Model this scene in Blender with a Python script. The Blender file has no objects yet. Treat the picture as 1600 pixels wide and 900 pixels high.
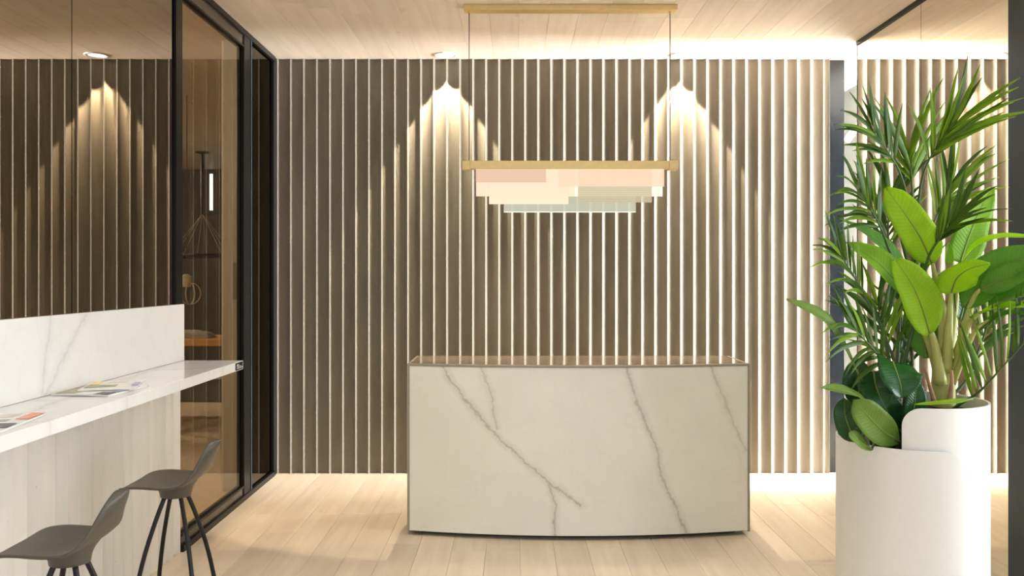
import bpy, math, random
from mathutils import Vector, Matrix
random.seed(7)
SC = bpy.context.scene
COL = SC.collection

# ------------------------------------------------------------------ camera
F, EYE, PX, PY = 1350.0, 1.53, 804.0, 430.0           # focal length in pixels of a 1600x900 frame
cam_d = bpy.data.cameras.new('camera'); cam = bpy.data.objects.new('camera', cam_d); COL.objects.link(cam)
cam.location = (0, 0, EYE); cam.rotation_euler = (math.pi/2, 0, 0)
cam_d.sensor_width = 36; cam_d.lens = F/1600*36
cam_d.shift_x = -(PX-800)/1600; cam_d.shift_y = (PY-450)/1600
cam_d.clip_start = 0.05; cam_d.clip_end = 100
SC.camera = cam

# ------------------------------------------------------------------ world, window daylight, exposure
w = bpy.data.worlds.new('world'); SC.world = w; w.use_nodes = True
w.node_tree.nodes['Background'].inputs[0].default_value = (0.75, 0.87, 1.0, 1)
w.node_tree.nodes['Background'].inputs[1].default_value = 0.6
vs = SC.view_settings
vs.view_transform = 'Standard'; vs.look = 'None'; vs.gamma = 1.0; vs.use_curve_mapping = False
vs.exposure = 0.12

def area(name, loc, rot, sx, sy, power, col, spread=180):
    d = bpy.data.lights.new(name, 'AREA'); d.shape = 'RECTANGLE'; d.size = sx; d.size_y = sy
    d.energy = power; d.color = col; d.spread = math.radians(spread)
    o = bpy.data.objects.new(name, d); COL.objects.link(o); o.location = loc; o.rotation_euler = rot
    return o
# daylight entering through the tall window at the end of the side passage, rakes along the ribbed wall
area('passage_window_daylight', (9.52, 5.75, 1.70), (0, math.radians(90), 0), 2.8, 2.4, 10500, (0.95, 0.97, 1.0))
# daylight of the shop-front windows: right of the camera and behind it
area('side_window_daylight', (5.30, 2.7, 1.6), (0, math.radians(90), 0), 2.7, 1.7, 205, (0.84, 0.93, 1.0))
area('front_window_daylight', (1.2, -3.1, 1.55), (math.radians(90), 0, 0), 5.6, 2.7, 85, (0.86, 0.94, 1.0))

# ------------------------------------------------------------------ helpers
def P(px, py, Y):
    return Vector(((px-PX)*Y/F, Y, EYE-(py-PY)*Y/F))

def tag(o, label=None, cat=None, group=None, kind=None):
    if label: o['label'] = label
    if cat: o['category'] = cat
    if group: o['group'] = group
    if kind: o['kind'] = kind
    return o

def empty(name, loc, label=None, cat=None, group=None, kind=None):
    o = bpy.data.objects.new(name, None); COL.objects.link(o); o.location = loc; o.empty_display_size = 0.1
    return tag(o, label, cat, group, kind)

def wloc(o):
    v = Vector(o.location)
    while o.parent: o = o.parent; v = v + Vector(o.location)
    return v

class MB:
    def __init__(s): s.v = []; s.f = []; s.uv = None
    def add(s, vs_, fs):
        n = len(s.v); s.v += [Vector(p) for p in vs_]; s.f += [tuple(i+n for i in f) for f in fs]; return s
    def box(s, a, b):
        x0, y0, z0 = a; x1, y1, z1 = b
        return s.add([(x0,y0,z0),(x1,y0,z0),(x1,y1,z0),(x0,y1,z0),(x0,y0,z1),(x1,y0,z1),(x1,y1,z1),(x0,y1,z1)],
                     [(3,2,1,0),(4,5,6,7),(0,1,5,4),(1,2,6,5),(2,3,7,6),(3,0,4,7)])
    def tube(s, pts, r, n=8, cap=True):
        pts = [Vector(p) for p in pts]; rs = r if isinstance(r, (list, tuple)) else [r]*len(pts)
        rings = []; prev = None
        for i, p in enumerate(pts):
            t = (pts[min(i+1, len(pts)-1)]-pts[max(i-1, 0)]).normalized()
            if prev is None:
                a = Vector((0,0,1)) if abs(t.z) < 0.9 else Vector((1,0,0))
                u = t.cross(a).normalized()
            else:
                u = (prev - t*prev.dot(t)).normalized()
            prev = u; v = t.cross(u)
            rings.append([p + (u*math.cos(2*math.pi*k/n)+v*math.sin(2*math.pi*k/n))*rs[i] for k in range(n)])
        vv = [q for ring in rings for q in ring]; ff = []
        for i in range(len(pts)-1):
            for k in range(n):
                a, b = i*n+k, i*n+(k+1) % n
                ff.append((a, b, b+n, a+n))
        if cap:
            ff.append(tuple(reversed(range(n)))); ff.append(tuple((len(pts)-1)*n+k for k in range(n)))
        return s.add(vv, ff)
    def lathe(s, prof, c, n=32, cap0=False, cap1=False):
        c = Vector(c); vv = []; ff = []
        for r, z in prof:
            for k in range(n):
                a = 2*math.pi*k/n; vv.append(c+Vector((r*math.cos(a), r*math.sin(a), z)))
        for i in range(len(prof)-1):
            for k in range(n):
                a, b = i*n+k, i*n+(k+1) % n; ff.append((a, b, b+n, a+n))
        if cap0: ff.append(tuple(reversed(range(n))))
        if cap1: ff.append(tuple((len(prof)-1)*n+k for k in range(n)))
        return s.add(vv, ff)
    def grid(s, rows, thick=None):
        """rows of points; with thick a closed shell of that thickness"""
        nu, nv = len(rows), len(rows[0])
        top = [Vector(p) for r in rows for p in r]
        q = [(i*nv+j, i*nv+j+1, (i+1)*nv+j+1, (i+1)*nv+j) for i in range(nu-1) for j in range(nv-1)]
        if thick is None: return s.add(top, q)
        nor = [Vector((0,0,0)) for _ in top]
        for f in q:
            n_ = (top[f[2]]-top[f[0]]).cross(top[f[3]]-top[f[1]])
            for k in f: nor[k] += n_
        bot = [p - (n_.normalized() if n_.length > 1e-12 else Vector((0,0,1)))*thick for p, n_ in zip(top, nor)]
        N = len(top)
        ff = list(q) + [tuple(reversed([k+N for k in f])) for f in q]
        edge = [j for j in range(nv)] + [i*nv+nv-1 for i in range(1, nu)] + [(nu-1)*nv+j for j in range(nv-2, -1, -1)] + [i*nv for i in range(nu-2, 0, -1)]
        for k in range(len(edge)):
            a, b = edge[k], edge[(k+1) % len(edge)]
            ff.append((b, a, a+N, b+N))
        return s.add(top+bot, ff)
    def build(s, name, mat, parent=None, smooth=False, at=None):
        """links ONE mesh object. coordinates are world; local origin = parent's place (or at)"""
        off = wloc(parent) if parent is not None else (Vector(at) if at is not None else Vector((0,0,0)))
        me = bpy.data.meshes.new(name)
        me.from_pydata([tuple(p-off) for p in s.v], [], s.f); me.update()
        if s.uv:
            lay = me.uv_layers.new(name='UVMap')
            for l in me.loops: lay.data[l.index].uv = s.uv[l.vertex_index]
        if smooth:
            for p in me.polygons: p.use_smooth = True
        me.materials.append(mat)
        o = bpy.data.objects.new(name, me); COL.objects.link(o)
        if parent is not None: o.parent = parent
        elif at is not None: o.location = at
        return o

def box(name, a, b, mat, parent=None, bevel=0):
    lo = [min(a[i], b[i]) for i in range(3)]; hi = [max(a[i], b[i]) for i in range(3)]
    at = None if parent is not None else ((lo[0]+hi[0])/2, (lo[1]+hi[1])/2, lo[2])
    o = MB().box(lo, hi).build(name, mat, parent, at=at)
    if bevel:
        m = o.modifiers.new('bevel', 'BEVEL'); m.width = bevel; m.segments = 2; m.limit_method = 'ANGLE'
    return o

def spline(pts, n):
    pts = [Vector(p) for p in pts]
    if len(pts) == 2: return [pts[0].lerp(pts[1], i/(n-1)) for i in range(n)]
    q = [pts[0]*2-pts[1]] + pts + [pts[-1]*2-pts[-2]]; out = []
    for i in range(n):
        t = i/(n-1)*(len(pts)-1); k = min(int(t), len(pts)-2); u = t-k
        a, b, c, d = q[k], q[k+1], q[k+2], q[k+3]
        out.append(0.5*((2*b)+(c-a)*u+(2*a-5*b+4*c-d)*u*u+(3*b-a-3*c+d)*u**3))
    return out

def lerp_list(xs, t):
    k = t*(len(xs)-1); i = min(int(k), len(xs)-2); u = k-i
    return xs[i]*(1-u)+xs[i+1]*u

# ------------------------------------------------------------------ materials
def nodes(name):
    m = bpy.data.materials.new(name); m.use_nodes = True
    nt = m.node_tree; b = nt.nodes['Principled BSDF']
    return m, nt, b
def N(nt, t, **kw):
    n = nt.nodes.new(t)
    for k, v in kw.items(): setattr(n, k, v)
    return n
def ramp(nt, fac, stops):
    r = N(nt, 'ShaderNodeValToRGB'); e = r.color_ramp.elements
    while len(e) < len(stops): e.new(0.5)
    for k, (p, c) in enumerate(stops): e[k].position = p; e[k].color = (*c, 1)
    nt.links.new(fac, r.inputs[0]); return r.outputs[0]
def mapping(nt, src, scale):
    mp = N(nt, 'ShaderNodeMapping'); mp.inputs['Scale'].default_value = scale; nt.links.new(src, mp.inputs[0]); return mp.outputs[0]
def noise(nt, vec, scale, detail=4, rough=0.55):
    n = N(nt, 'ShaderNodeTexNoise'); n.inputs['Scale'].default_value = scale; n.inputs['Detail'].default_value = detail
    n.inputs['Roughness'].default_value = rough; nt.links.new(vec, n.inputs['Vector']); return n.outputs['Fac']
def bump(nt, b, h, strength=0.2, dist=0.01):
    n = N(nt, 'ShaderNodeBump'); n.inputs['Strength'].default_value = strength; n.inputs['Distance'].default_value = dist
    nt.links.new(h, n.inputs['Height']); nt.links.new(n.outputs[0], b.inputs['Normal'])
def mixc(nt, fac, a, b, mode='MIX'):
    n = N(nt, 'ShaderNodeMix', data_type='RGBA', blend_type=mode)
    for s, v in ((0, fac), (6, a), (7, b)):
        if hasattr(v, 'links'): nt.links.new(v, n.inputs[s])
        else: n.inputs[s].default_value = v if s == 0 else (*v, 1)
    return n.outputs[2]
def math_(nt, op, a, b=None, clamp=False):
    n = N(nt, 'ShaderNodeMath', operation=op, use_clamp=clamp)
    for i, v in enumerate((a, b)):
        if v is None: continue
        if hasattr(v, 'links'): nt.links.new(v, n.inputs[i])
        else: n.inputs[i].default_value = v
    return n.outputs[0]

def plain(name, col, rough=0.5, metal=0.0, spec=0.5, var=0.06, scale=30, bmp=0.0):
    m, nt, b = nodes(name)
    tc = N(nt, 'ShaderNodeTexCoord')
    f = noise(nt, tc.outputs['Object'], scale)
    c = ramp(nt, f, [(0.3, tuple(x*(1-var) for x in col)), (0.7, tuple(min(1, x*(1+var)) for x in col))])
    nt.links.new(c, b.inputs['Base Color'])
    b.inputs['Roughness'].default_value = rough; b.inputs['Metallic'].default_value = metal
    b.inputs['Specular IOR Level'].default_value = spec
    if bmp: bump(nt, b, f, bmp, 0.002)
    return m

def wood(name, lo, hi, knot, rough):
    m, nt, b = nodes(name)
    geo = N(nt, 'ShaderNodeNewGeometry'); oi = N(nt, 'ShaderNodeObjectInfo')
    off = N(nt, 'ShaderNodeVectorMath', operation='SCALE'); off.inputs[0].default_value = (3.1, 7.7, 1.3)
    nt.links.new(oi.outputs['Random'], off.inputs['Scale'])
    add = N(nt, 'ShaderNodeVectorMath', operation='ADD'); nt.links.new(geo.outputs['Position'], add.inputs[0]); nt.links.new(off.outputs[0], add.inputs[1])
    g = noise(nt, mapping(nt, add.outputs[0], (9, 0.6, 9)), 2.2, 4, 0.5)
    big = noise(nt, mapping(nt, add.outputs[0], (3, 0.8, 3)), 1.6, 3)
    kn = noise(nt, mapping(nt, add.outputs[0], (6.5, 3.0, 6.5)), 1.7, 2)
    c = ramp(nt, g, [(0.15, lo), (0.70, hi)])
    c = mixc(nt, math_(nt, 'MULTIPLY', ramp(nt, big, [(0.35, (0,0,0)), (0.75, (1,1,1))]), 0.28), c, lo)
    c = mixc(nt, math_(nt, 'MULTIPLY', ramp(nt, kn, [(0.70, (0,0,0)), (0.80, (1,1,1))]), 0.45), c, knot)
    tone = math_(nt, 'ADD', math_(nt, 'MULTIPLY', oi.outputs['Random'], 0.14), 0.93)
    hs = N(nt, 'ShaderNodeHueSaturation'); nt.links.new(tone, hs.inputs['Value']); nt.links.new(c, hs.inputs['Color'])
    nt.links.new(hs.outputs[0], b.inputs['Base Color'])
    b.inputs['Roughness'].default_value = rough; b.inputs['Specular IOR Level'].default_value = 0.35
    bump(nt, b, g, 0.08, 0.002)
    return m

def concrete(name, lo, hi, pit=0.5):
    m, nt, b = nodes(name)
    geo = N(nt, 'ShaderNodeNewGeometry'); p = geo.outputs['Position']
    oi = N(nt, 'ShaderNodeObjectInfo')
    f = noise(nt, mapping(nt, p, (3, 3, 0.8)), 1.6, 6, 0.6)
    c = ramp(nt, f, [(0.3, lo), (0.7, hi)])
    v = N(nt, 'ShaderNodeTexVoronoi'); v.inputs['Scale'].default_value = 26; nt.links.new(mapping(nt, p, (1, 1, 0.55)), v.inputs['Vector'])
    sel = noise(nt, p, 9, 2)
    d = math_(nt, 'ADD', v.outputs['Distance'], math_(nt, 'MULTIPLY', math_(nt, 'SUBTRACT', 0.62, sel), 0.9))
    pits = ramp(nt, d, [(0.045, (1,1,1)), (0.10, (0,0,0))])
    c = mixc(nt, math_(nt, 'MULTIPLY', pits, pit), c, (0.16, 0.12, 0.08))
    hs = N(nt, 'ShaderNodeHueSaturation'); nt.links.new(c, hs.inputs['Color'])
    nt.links.new(math_(nt, 'ADD', math_(nt, 'MULTIPLY', oi.outputs['Random'], 0.10), 0.95), hs.inputs['Value'])
    nt.links.new(hs.outputs[0], b.inputs['Base Color'])
    b.inputs['Roughness'].default_value = 0.85; b.inputs['Specular IOR Level'].default_value = 0.25
    fine = noise(nt, p, 60, 5, 0.65)
    bump(nt, b, math_(nt, 'SUBTRACT', fine, math_(nt, 'MULTIPLY', pits, 0.8)), 0.14, 0.003)
    return m

def marble(name, base, vein, lines, axes, rough=0.08, width=0.010, faint=0.12):
    """lines: polylines in the (axes) plane of object space, each with a strength"""
    m, nt, b = nodes(name)
    tc = N(nt, 'ShaderNodeTexCoord'); sep = N(nt, 'ShaderNodeSeparateXYZ'); nt.links.new(tc.outputs['Object'], sep.inputs[0])
    cmb = N(nt, 'ShaderNodeCombineXYZ')
    nt.links.new(sep.outputs[axes[0]], cmb.inputs[0]); nt.links.new(sep.outputs[axes[1]], cmb.inputs[1])
    p0 = cmb.outputs[0]
    def warp(p, scale, amt):
        n = N(nt, 'ShaderNodeTexNoise'); n.inputs['Scale'].default_value = scale; n.inputs['Detail'].default_value = 3
        nt.links.new(p0, n.inputs['Vector'])
        s = N(nt, 'ShaderNodeVectorMath', operation='SUBTRACT'); nt.links.new(n.outputs['Color'], s.inputs[0]); s.inputs[1].default_value = (.5,.5,.5)
        k = N(nt, 'ShaderNodeVectorMath', operation='MULTIPLY'); nt.links.new(s.outputs[0], k.inputs[0]); k.inputs[1].default_value = (amt, amt, 0)
        a = N(nt, 'ShaderNodeVectorMath', operation='ADD'); nt.links.new(p, a.inputs[0]); nt.links.new(k.outputs[0], a.inputs[1]); return a.outputs[0]
    p = warp(warp(p0, 7, 0.05), 40, 0.030)
    wn = noise(nt, p0, 16, 3)
    total = None
    for line, stren in lines:
        best = None
        for (ax, ay), (bx, by) in zip(line[:-1], line[1:]):
            ba = Vector((bx-ax, by-ay, 0)); l2 = max(ba.length_squared, 1e-9)
            s = N(nt, 'ShaderNodeVectorMath', operation='SUBTRACT'); nt.links.new(p, s.inputs[0]); s.inputs[1].default_value = (ax, ay, 0)
            d = N(nt, 'ShaderNodeVectorMath', operation='DOT_PRODUCT'); nt.links.new(s.outputs[0], d.inputs[0]); d.inputs[1].default_value = tuple(ba/l2)
            h = math_(nt, 'MULTIPLY', d.outputs['Value'], 1.0, True)
            k = N(nt, 'ShaderNodeVectorMath', operation='SCALE'); k.inputs[0].default_value = tuple(ba); nt.links.new(h, k.inputs['Scale'])
            e = N(nt, 'ShaderNodeVectorMath', operation='DISTANCE'); nt.links.new(s.outputs[0], e.inputs[0]); nt.links.new(k.outputs[0], e.inputs[1])
            best = e.outputs['Value'] if best is None else math_(nt, 'MINIMUM', best, e.outputs['Value'])
        core = N(nt, 'ShaderNodeMapRange', interpolation_type='SMOOTHSTEP'); nt.links.new(best, core.inputs[0])
        nt.links.new(math_(nt, 'MULTIPLY', wn, width*2.2), core.inputs[2]); core.inputs[1].default_value = 0; core.inputs[3].default_value = 1; core.inputs[4].default_value = 0
        halo = N(nt, 'ShaderNodeMapRange', interpolation_type='SMOOTHSTEP'); nt.links.new(best, halo.inputs[0]); halo.inputs[1].default_value = 0
        halo.inputs[2].default_value = width*4.5; halo.inputs[3].default_value = 0.30; halo.inputs[4].default_value = 0
        mx = math_(nt, 'MULTIPLY', math_(nt, 'ADD', math_(nt, 'MULTIPLY', core.outputs[0], math_(nt, 'MULTIPLY', noise(nt, p0, 30, 4, 0.7), 1.0)), halo.outputs[0]), stren)
        total = mx if total is None else math_(nt, 'MAXIMUM', total, mx)
    cloud = ramp(nt, noise(nt, p0, 2.6, 4), [(0.35, base), (0.75, tuple(x*0.93 for x in base))])
    fv = noise(nt, warp(p0, 2, 0.5), 3.0, 5)
    fl = ramp(nt, math_(nt, 'ABSOLUTE', math_(nt, 'SUBTRACT', fv, 0.5)), [(0.0, (1,1,1)), (0.02, (0,0,0))])
    c = mixc(nt, math_(nt, 'MULTIPLY', fl, faint), cloud, vein)
    if total is not None: c = mixc(nt, math_(nt, 'MINIMUM', total, 1.0), c, vein)
    nt.links.new(c, b.inputs['Base Color'])
    b.inputs['Roughness'].default_value = rough; b.inputs['Specular IOR Level'].default_value = 0.5
    return m

def mirror(name, col, dark=0.0, rough=0.0):
    m, nt, b = nodes(name); nt.nodes.remove(b)
    out = nt.nodes['Material Output']
    g = N(nt, 'ShaderNodeBsdfGlossy'); g.inputs['Roughness'].default_value = rough
    tc = N(nt, 'ShaderNodeTexCoord')
    c = ramp(nt, noise(nt, tc.outputs['Object'], 0.8, 2), [(0.3, tuple(x*0.97 for x in col)), (0.7, col)])
    nt.links.new(c, g.inputs[0])
    nt.links.new(g.outputs[0], out.inputs[0])
    return m

def glass(name, trans, refl, fac):
    m, nt, b = nodes(name); nt.nodes.remove(b)
    out = nt.nodes['Material Output']
    t = N(nt, 'ShaderNodeBsdfTransparent'); t.inputs[0].default_value = (*trans, 1)
    g = N(nt, 'ShaderNodeBsdfGlossy'); g.inputs['Roughness'].default_value = 0.0; g.inputs[0].default_value = (*refl, 1)
    lw = N(nt, 'ShaderNodeLayerWeight'); lw.inputs[0].default_value = 0.35
    mx = N(nt, 'ShaderNodeMixShader')
    nt.links.new(math_(nt, 'ADD', math_(nt, 'MULTIPLY', lw.outputs['Facing'], 0.15), fac, True), mx.inputs[0])
    nt.links.new(t.outputs[0], mx.inputs[1]); nt.links.new(g.outputs[0], mx.inputs[2]); nt.links.new(mx.outputs[0], out.inputs[0])
    return m

def glow(name, col, strength):
    m, nt, b = nodes(name)
    tc = N(nt, 'ShaderNodeTexCoord')
    c = ramp(nt, noise(nt, tc.outputs['Object'], 4, 1), [(0.3, tuple(x*0.97 for x in col)), (0.7, col)])
    nt.links.new(c, b.inputs['Base Color']); nt.links.new(c, b.inputs['Emission Color']); b.inputs['Emission Strength'].default_value = strength
    b.inputs['Roughness'].default_value = 0.4
    return m

def plate_glass(name, col, strength, opac, ribs=0.0):
    """edge-lit acrylic sheet of the pendant: gives off light, lets some of what is behind show"""
    m, nt, b = nodes(name); nt.nodes.remove(b); out = nt.nodes['Material Output']
    tc = N(nt, 'ShaderNodeTexCoord')
    e = N(nt, 'ShaderNodeEmission'); e.inputs[1].default_value = strength
    wv = N(nt, 'ShaderNodeTexWave', wave_type='BANDS', bands_direction='Z'); wv.inputs['Scale'].default_value = 28 if ribs else 3
    nt.links.new(tc.outputs['Object'], wv.inputs['Vector'])
    c = ramp(nt, wv.outputs['Fac'], [(0.2, tuple(x*(1-0.16*ribs) for x in col)), (0.8, col)])
    nt.links.new(c, e.inputs[0])
    t = N(nt, 'ShaderNodeBsdfTransparent'); g = N(nt, 'ShaderNodeBsdfGlossy'); g.inputs['Roughness'].default_value = 0.1
    m1 = N(nt, 'ShaderNodeMixShader'); m1.inputs[0].default_value = opac
    nt.links.new(t.outputs[0], m1.inputs[1]); nt.links.new(e.outputs[0], m1.inputs[2])
    m2 = N(nt, 'ShaderNodeMixShader'); m2.inputs[0].default_value = 0.015
    nt.links.new(m1.outputs[0], m2.inputs[1]); nt.links.new(g.outputs[0], m2.inputs[2]); nt.links.new(m2.outputs[0], out.inputs[0])
    return m

def leafmat(name, lo, hi, trans, rough=0.5, veins=22.0):
    m, nt, b = nodes(name); out = nt.nodes['Material Output']
    uv = N(nt, 'ShaderNodeUVMap'); sep = N(nt, 'ShaderNodeSeparateXYZ'); nt.links.new(uv.outputs[0], sep.inputs[0])
    side = math_(nt, 'ABSOLUTE', math_(nt, 'SUBTRACT', sep.outputs[1], 0.5))
    ph = math_(nt, 'SUBTRACT', math_(nt, 'MULTIPLY', sep.outputs[0], veins), math_(nt, 'MULTIPLY', side, 5.0))
    wv = math_(nt, 'SINE', math_(nt, 'MULTIPLY', ph, 6.283))
    tc = N(nt, 'ShaderNodeTexCoord')
    f = noise(nt, tc.outputs['Object'], 9, 4)
    c = ramp(nt, f, [(0.3, lo), (0.7, hi)])
    c = mixc(nt, math_(nt, 'MULTIPLY', math_(nt, 'ADD', wv, 1.0), 0.09), c, tuple(x*0.55 for x in lo))
    nt.links.new(c, b.inputs['Base Color']); b.inputs['Roughness'].default_value = rough; b.inputs['Specular IOR Level'].default_value = 0.3
    bump(nt, b, wv, 0.12, 0.003)
    tr = N(nt, 'ShaderNodeBsdfTranslucent'); tc2 = mixc(nt, 0.5, c, (min(1, hi[0]*1.6), min(1, hi[1]*1.5), hi[2]*0.5)); nt.links.new(tc2, tr.inputs[0])
    mx = N(nt, 'ShaderNodeMixShader'); mx.inputs[0].default_value = trans
    nt.links.new(b.outputs[0], mx.inputs[1]); nt.links.new(tr.outputs[0], mx.inputs[2]); nt.links.new(mx.outputs[0], out.inputs[0])
    return m

M = {}
M['floor'] = wood('pale_oak_floor', (0.60, 0.485, 0.35), (0.74, 0.63, 0.485), (0.44, 0.33, 0.21), 0.38)
M['ceil'] = wood('pale_oak_ceiling', (0.66, 0.545, 0.435), (0.78, 0.68, 0.57), (0.52, 0.40, 0.29), 0.5)
M['conc'] = concrete('ribbed_concrete', (0.165, 0.140, 0.105), (0.225, 0.195, 0.152), 0.35)
M['conc2'] = concrete('cream_concrete', (0.68, 0.64, 0.57), (0.78, 0.74, 0.67), 0.6)
M['white'] = plain('white_paint', (0.80, 0.79, 0.76), 0.8, var=0.02)
M['grey'] = plain('grey_paint', (0.16, 0.16, 0.14), 0.8, var=0.03)
M['black'] = plain('black_metal', (0.006, 0.0055, 0.005), 0.35, spec=0.2)
M['bronze'] = plain('dark_bronze', (0.10, 0.075, 0.055), 0.25, metal=0.6, var=0.1)
M['bluesteel'] = plain('blue_black_steel', (0.024, 0.040, 0.054), 0.45, spec=0.3, var=0.12, scale=5)
M['blackgloss'] = plain('black_gloss_lacquer', (0.004, 0.005, 0.006), 0.22, spec=0.25, var=0.1)
M['brass'] = plain('brushed_brass', (0.74, 0.56, 0.26), 0.42, metal=0.7, var=0.05)
M['taupe'] = plain('taupe_lacquer', (0.30, 0.26, 0.20), 0.35, spec=0.5)
M['tauptop'] = plain('taupe_gloss_top', (0.30, 0.235, 0.17), 0.05, spec=0.9)
M['dark'] = plain('dark_plinth', (0.01, 0.01, 0.01), 0.7)
M['stool'] = plain('olive_grey_plastic', (0.082, 0.073, 0.053), 0.42, spec=0.45, bmp=0.05, scale=200)
M['stoolleg'] = plain('black_steel_tube', (0.010, 0.009, 0.008), 0.32, spec=0.35)
M['pot'] = plain('white_planter_lacquer', (0.80, 0.785, 0.75), 0.38, spec=0.4, var=0.015)
M['soil'] = plain('dark_potting_soil', (0.018, 0.013, 0.008), 0.95, var=0.5, scale=60, bmp=0.5)
M['trim'] = plain('white_trim', (0.85, 0.85, 0.83), 0.35, var=0.01)
M['lampglow'] = glow('lamp_glow', (1.0, 0.95, 0.84), 6.0)
M['mirror'] = mirror('clear_mirror', (0.86, 0.83, 0.75))
M['darkmirror'] = mirror('smoked_mirror', (0.39, 0.345, 0.295))
M['darkmirror2'] = mirror('smoked_side_glass', (0.17, 0.155, 0.125))
M['doorglass'] = glass('bronze_tinted_glass', (0.75, 0.70, 0.61), (0.75, 0.72, 0.66), 0.05)
M['cord'] = plain('dark_cord', (0.08, 0.06, 0.045), 0.6)

# ------------------------------------------------------------------ the setting
XL, XR, YW, H = -1.845, 2.449, 6.663, 3.198
YF = -3.2                                         # shop front behind the camera
WP = 0.19
def planks(name_root, z0, z1, mat, vis, area_, slab_z, slab_name, seed):
    rnd = random.Random(seed)
    x0, x1, y0, y1 = area_
    root = box(slab_name, (x0, y0, slab_z[0]), (x1, y1, slab_z[1]), mat); tag(root, kind='structure')
    rest = MB(); meshes = {}
    nrow = int((x1-x0)/WP)
    g = 0.0005
    for r in range(nrow+1):
        xa = x0+r*WP; xb = min(xa+WP, x1)
        if xb-xa < 0.02: continue
        y = y0 - rnd.random()*1.8
        while y < y1:
            L = rnd.choice((1.2, 1.5, 1.8, 2.1)); ya, yb = max(y, y0), min(y+L, y1); y += L
            if yb-ya < 0.03: continue
            inside = xb > vis[0] and xa < vis[1] and yb > vis[2] and ya < vis[3]
            if inside:
                key = (round(xb-xa, 4), round(yb-ya, 4))
                if key not in meshes:
                    mb = MB(); a, b_ = key[0]/2-g, key[1]/2-g; e = 0.0008; t = z1-z0
                    if t > 0: prof = [(0, 0), (t-e, 0), (t, e)]
                    else: prof = [(0, 0), (t+e, 0), (t, e)]
                    vv = []
                    for zz, ins in prof:
                        vv += [(-a+ins, -b_+ins, zz), (a-ins, -b_+ins, zz), (a-ins, b_-ins, zz), (-a+ins, b_-ins, zz)]
                    ff = []
                    for k in range(2):
                        for q in range(4): ff.append((k*4+q, k*4+(q+1) % 4, k*4+4+(q+1) % 4, k*4+4+q))
                    ff.append((8, 9, 10, 11))
                    if t < 0: ff = [tuple(reversed(f)) for f in ff]
                    mb.add(vv, ff); me = bpy.data.meshes.new('plank'); me.from_pydata([tuple(v) for v in mb.v], [], mb.f); me.update(); me.materials.append(mat)
                    meshes[key] = me
                o = bpy.data.objects.new('plank', meshes[key]); COL.objects.link(o); o.parent = root
                o.location = Vector(((xa+xb)/2, (ya+yb)/2, z0)) - Vector(root.location)
            else:
                rest.box((xa+g, ya+g, min(z0, z1)), (xb-g, yb-g, max(z0, z1)))
    o = rest.build('outlying_planks', mat, root); o['kind'] = 'stuff'
    return root
floor = planks('plank', -0.012, 0.0, M['floor'], (XL, 3.0, 3.9, 6.66), (-7.0, 9.6, YF, 14.0), (-0.10, -0.012), 'floor', 3)
ceiling = planks('plank', H+0.012, H, M['ceil'], (XL, 2.6, 4.7, 6.66), (-7.0, 2.60, YF, 14.0), (H+0.012, H+0.14), 'ceiling', 5)
ceil2 = box('ceiling', (2.60, YF, H), (9.6, 11, H+0.14), M['white']); tag(ceil2, kind='structure')

# ribbed back wall: a slab and one flute after another
wall_back = box('wall_back', (XL-0.35, YW+0.045, 0), (2.43, YW+0.20, H), M['conc']); tag(wall_back, kind='structure')
PITCH = 20.32/ (F/YW); X0 = (433-PX)/(F/YW)
def flute_mesh(seed, height, width, sag=0.021, depth=0.046, nz=14, wob=0.00015):
    rnd = random.Random(seed); nx = 14; tip = 0.0022
    cols = []
    R = ((width/2-tip)**2+sag**2)/(2*sag); a = width/2
    xs = [-a] + [-(a-tip)+2*(a-tip)*k/nx for k in range(nx+1)] + [a]
    def dep(x):
        if abs(x) >= a-tip*0.999: return 0.0
        return math.sqrt(max(R*R-x*x, 0))-(R-sag)
    ph = [rnd.uniform(0, 6.28) for _ in range(4)]
    verts = []
    for iz in range(nz+1):
        z = height*iz/nz
        wl = wob*(math.sin(z*2.3+ph[0])+0.6*math.sin(z*5.9+ph[1]))
        for x in xs:
            e = max(0, 1-abs(abs(x)-a+tip)/0.02)
            edge = 0 if abs(x) >= a else wl*e*(1 if x < 0 else 0)
            verts.append((x+edge, dep(x), z))
        verts.append((a, depth, z)); verts.append((-a, depth, z))
    n = len(xs)+2; faces = []
    for iz in range(nz):
        for k in range(n):
            k2 = (k+1) % n
            faces.append((iz*n+k, iz*n+k2, (iz+1)*n+k2, (iz+1)*n+k))
    faces.append(tuple(reversed(range(n)))); faces.append(tuple(nz*n+k for k in range(n)))
    me = bpy.data.meshes.new('flute'); me.from_pydata(verts, [], faces); me.update()
    for i, p in enumerate(me.polygons):
        k = i % n
        p.use_smooth = (i < nz*n and 1 <= k <= nx)
    ed = me.attributes.new('sharp_edge', 'BOOLEAN', 'EDGE')
    for i, e in enumerate(me.edges):
        va, vb = e.vertices; ka, kb = va % n, vb % n
        if ka == kb and ka in (0, 1, len(xs)-2, len(xs)-1, n-1, n-2): ed.data[i].value = True
    return me
fl = [flute_mesh(s, H, PITCH) for s in range(5)]
for m_ in fl: m_.materials.append(M['conc'])
for k in range(-1, 42):
    xa = X0+PITCH*k
    o = bpy.data.objects.new('flute', fl[(k*3+k//5) % 5]); COL.objects.link(o); o.parent = wall_back
    o.location = Vector((xa+PITCH/2, YW, 0)) - Vector(wall_back.location)
xe = X0+PITCH*42
last = flute_mesh(9, H, 2.43-xe, sag=0.012); last.materials.append(M['conc'])
o = bpy.data.objects.new('flute', last); COL.objects.link(o); o.parent = wall_back
o.location = Vector(((xe+2.43)/2, YW, 0)) - Vector(wall_back.location)

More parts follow.
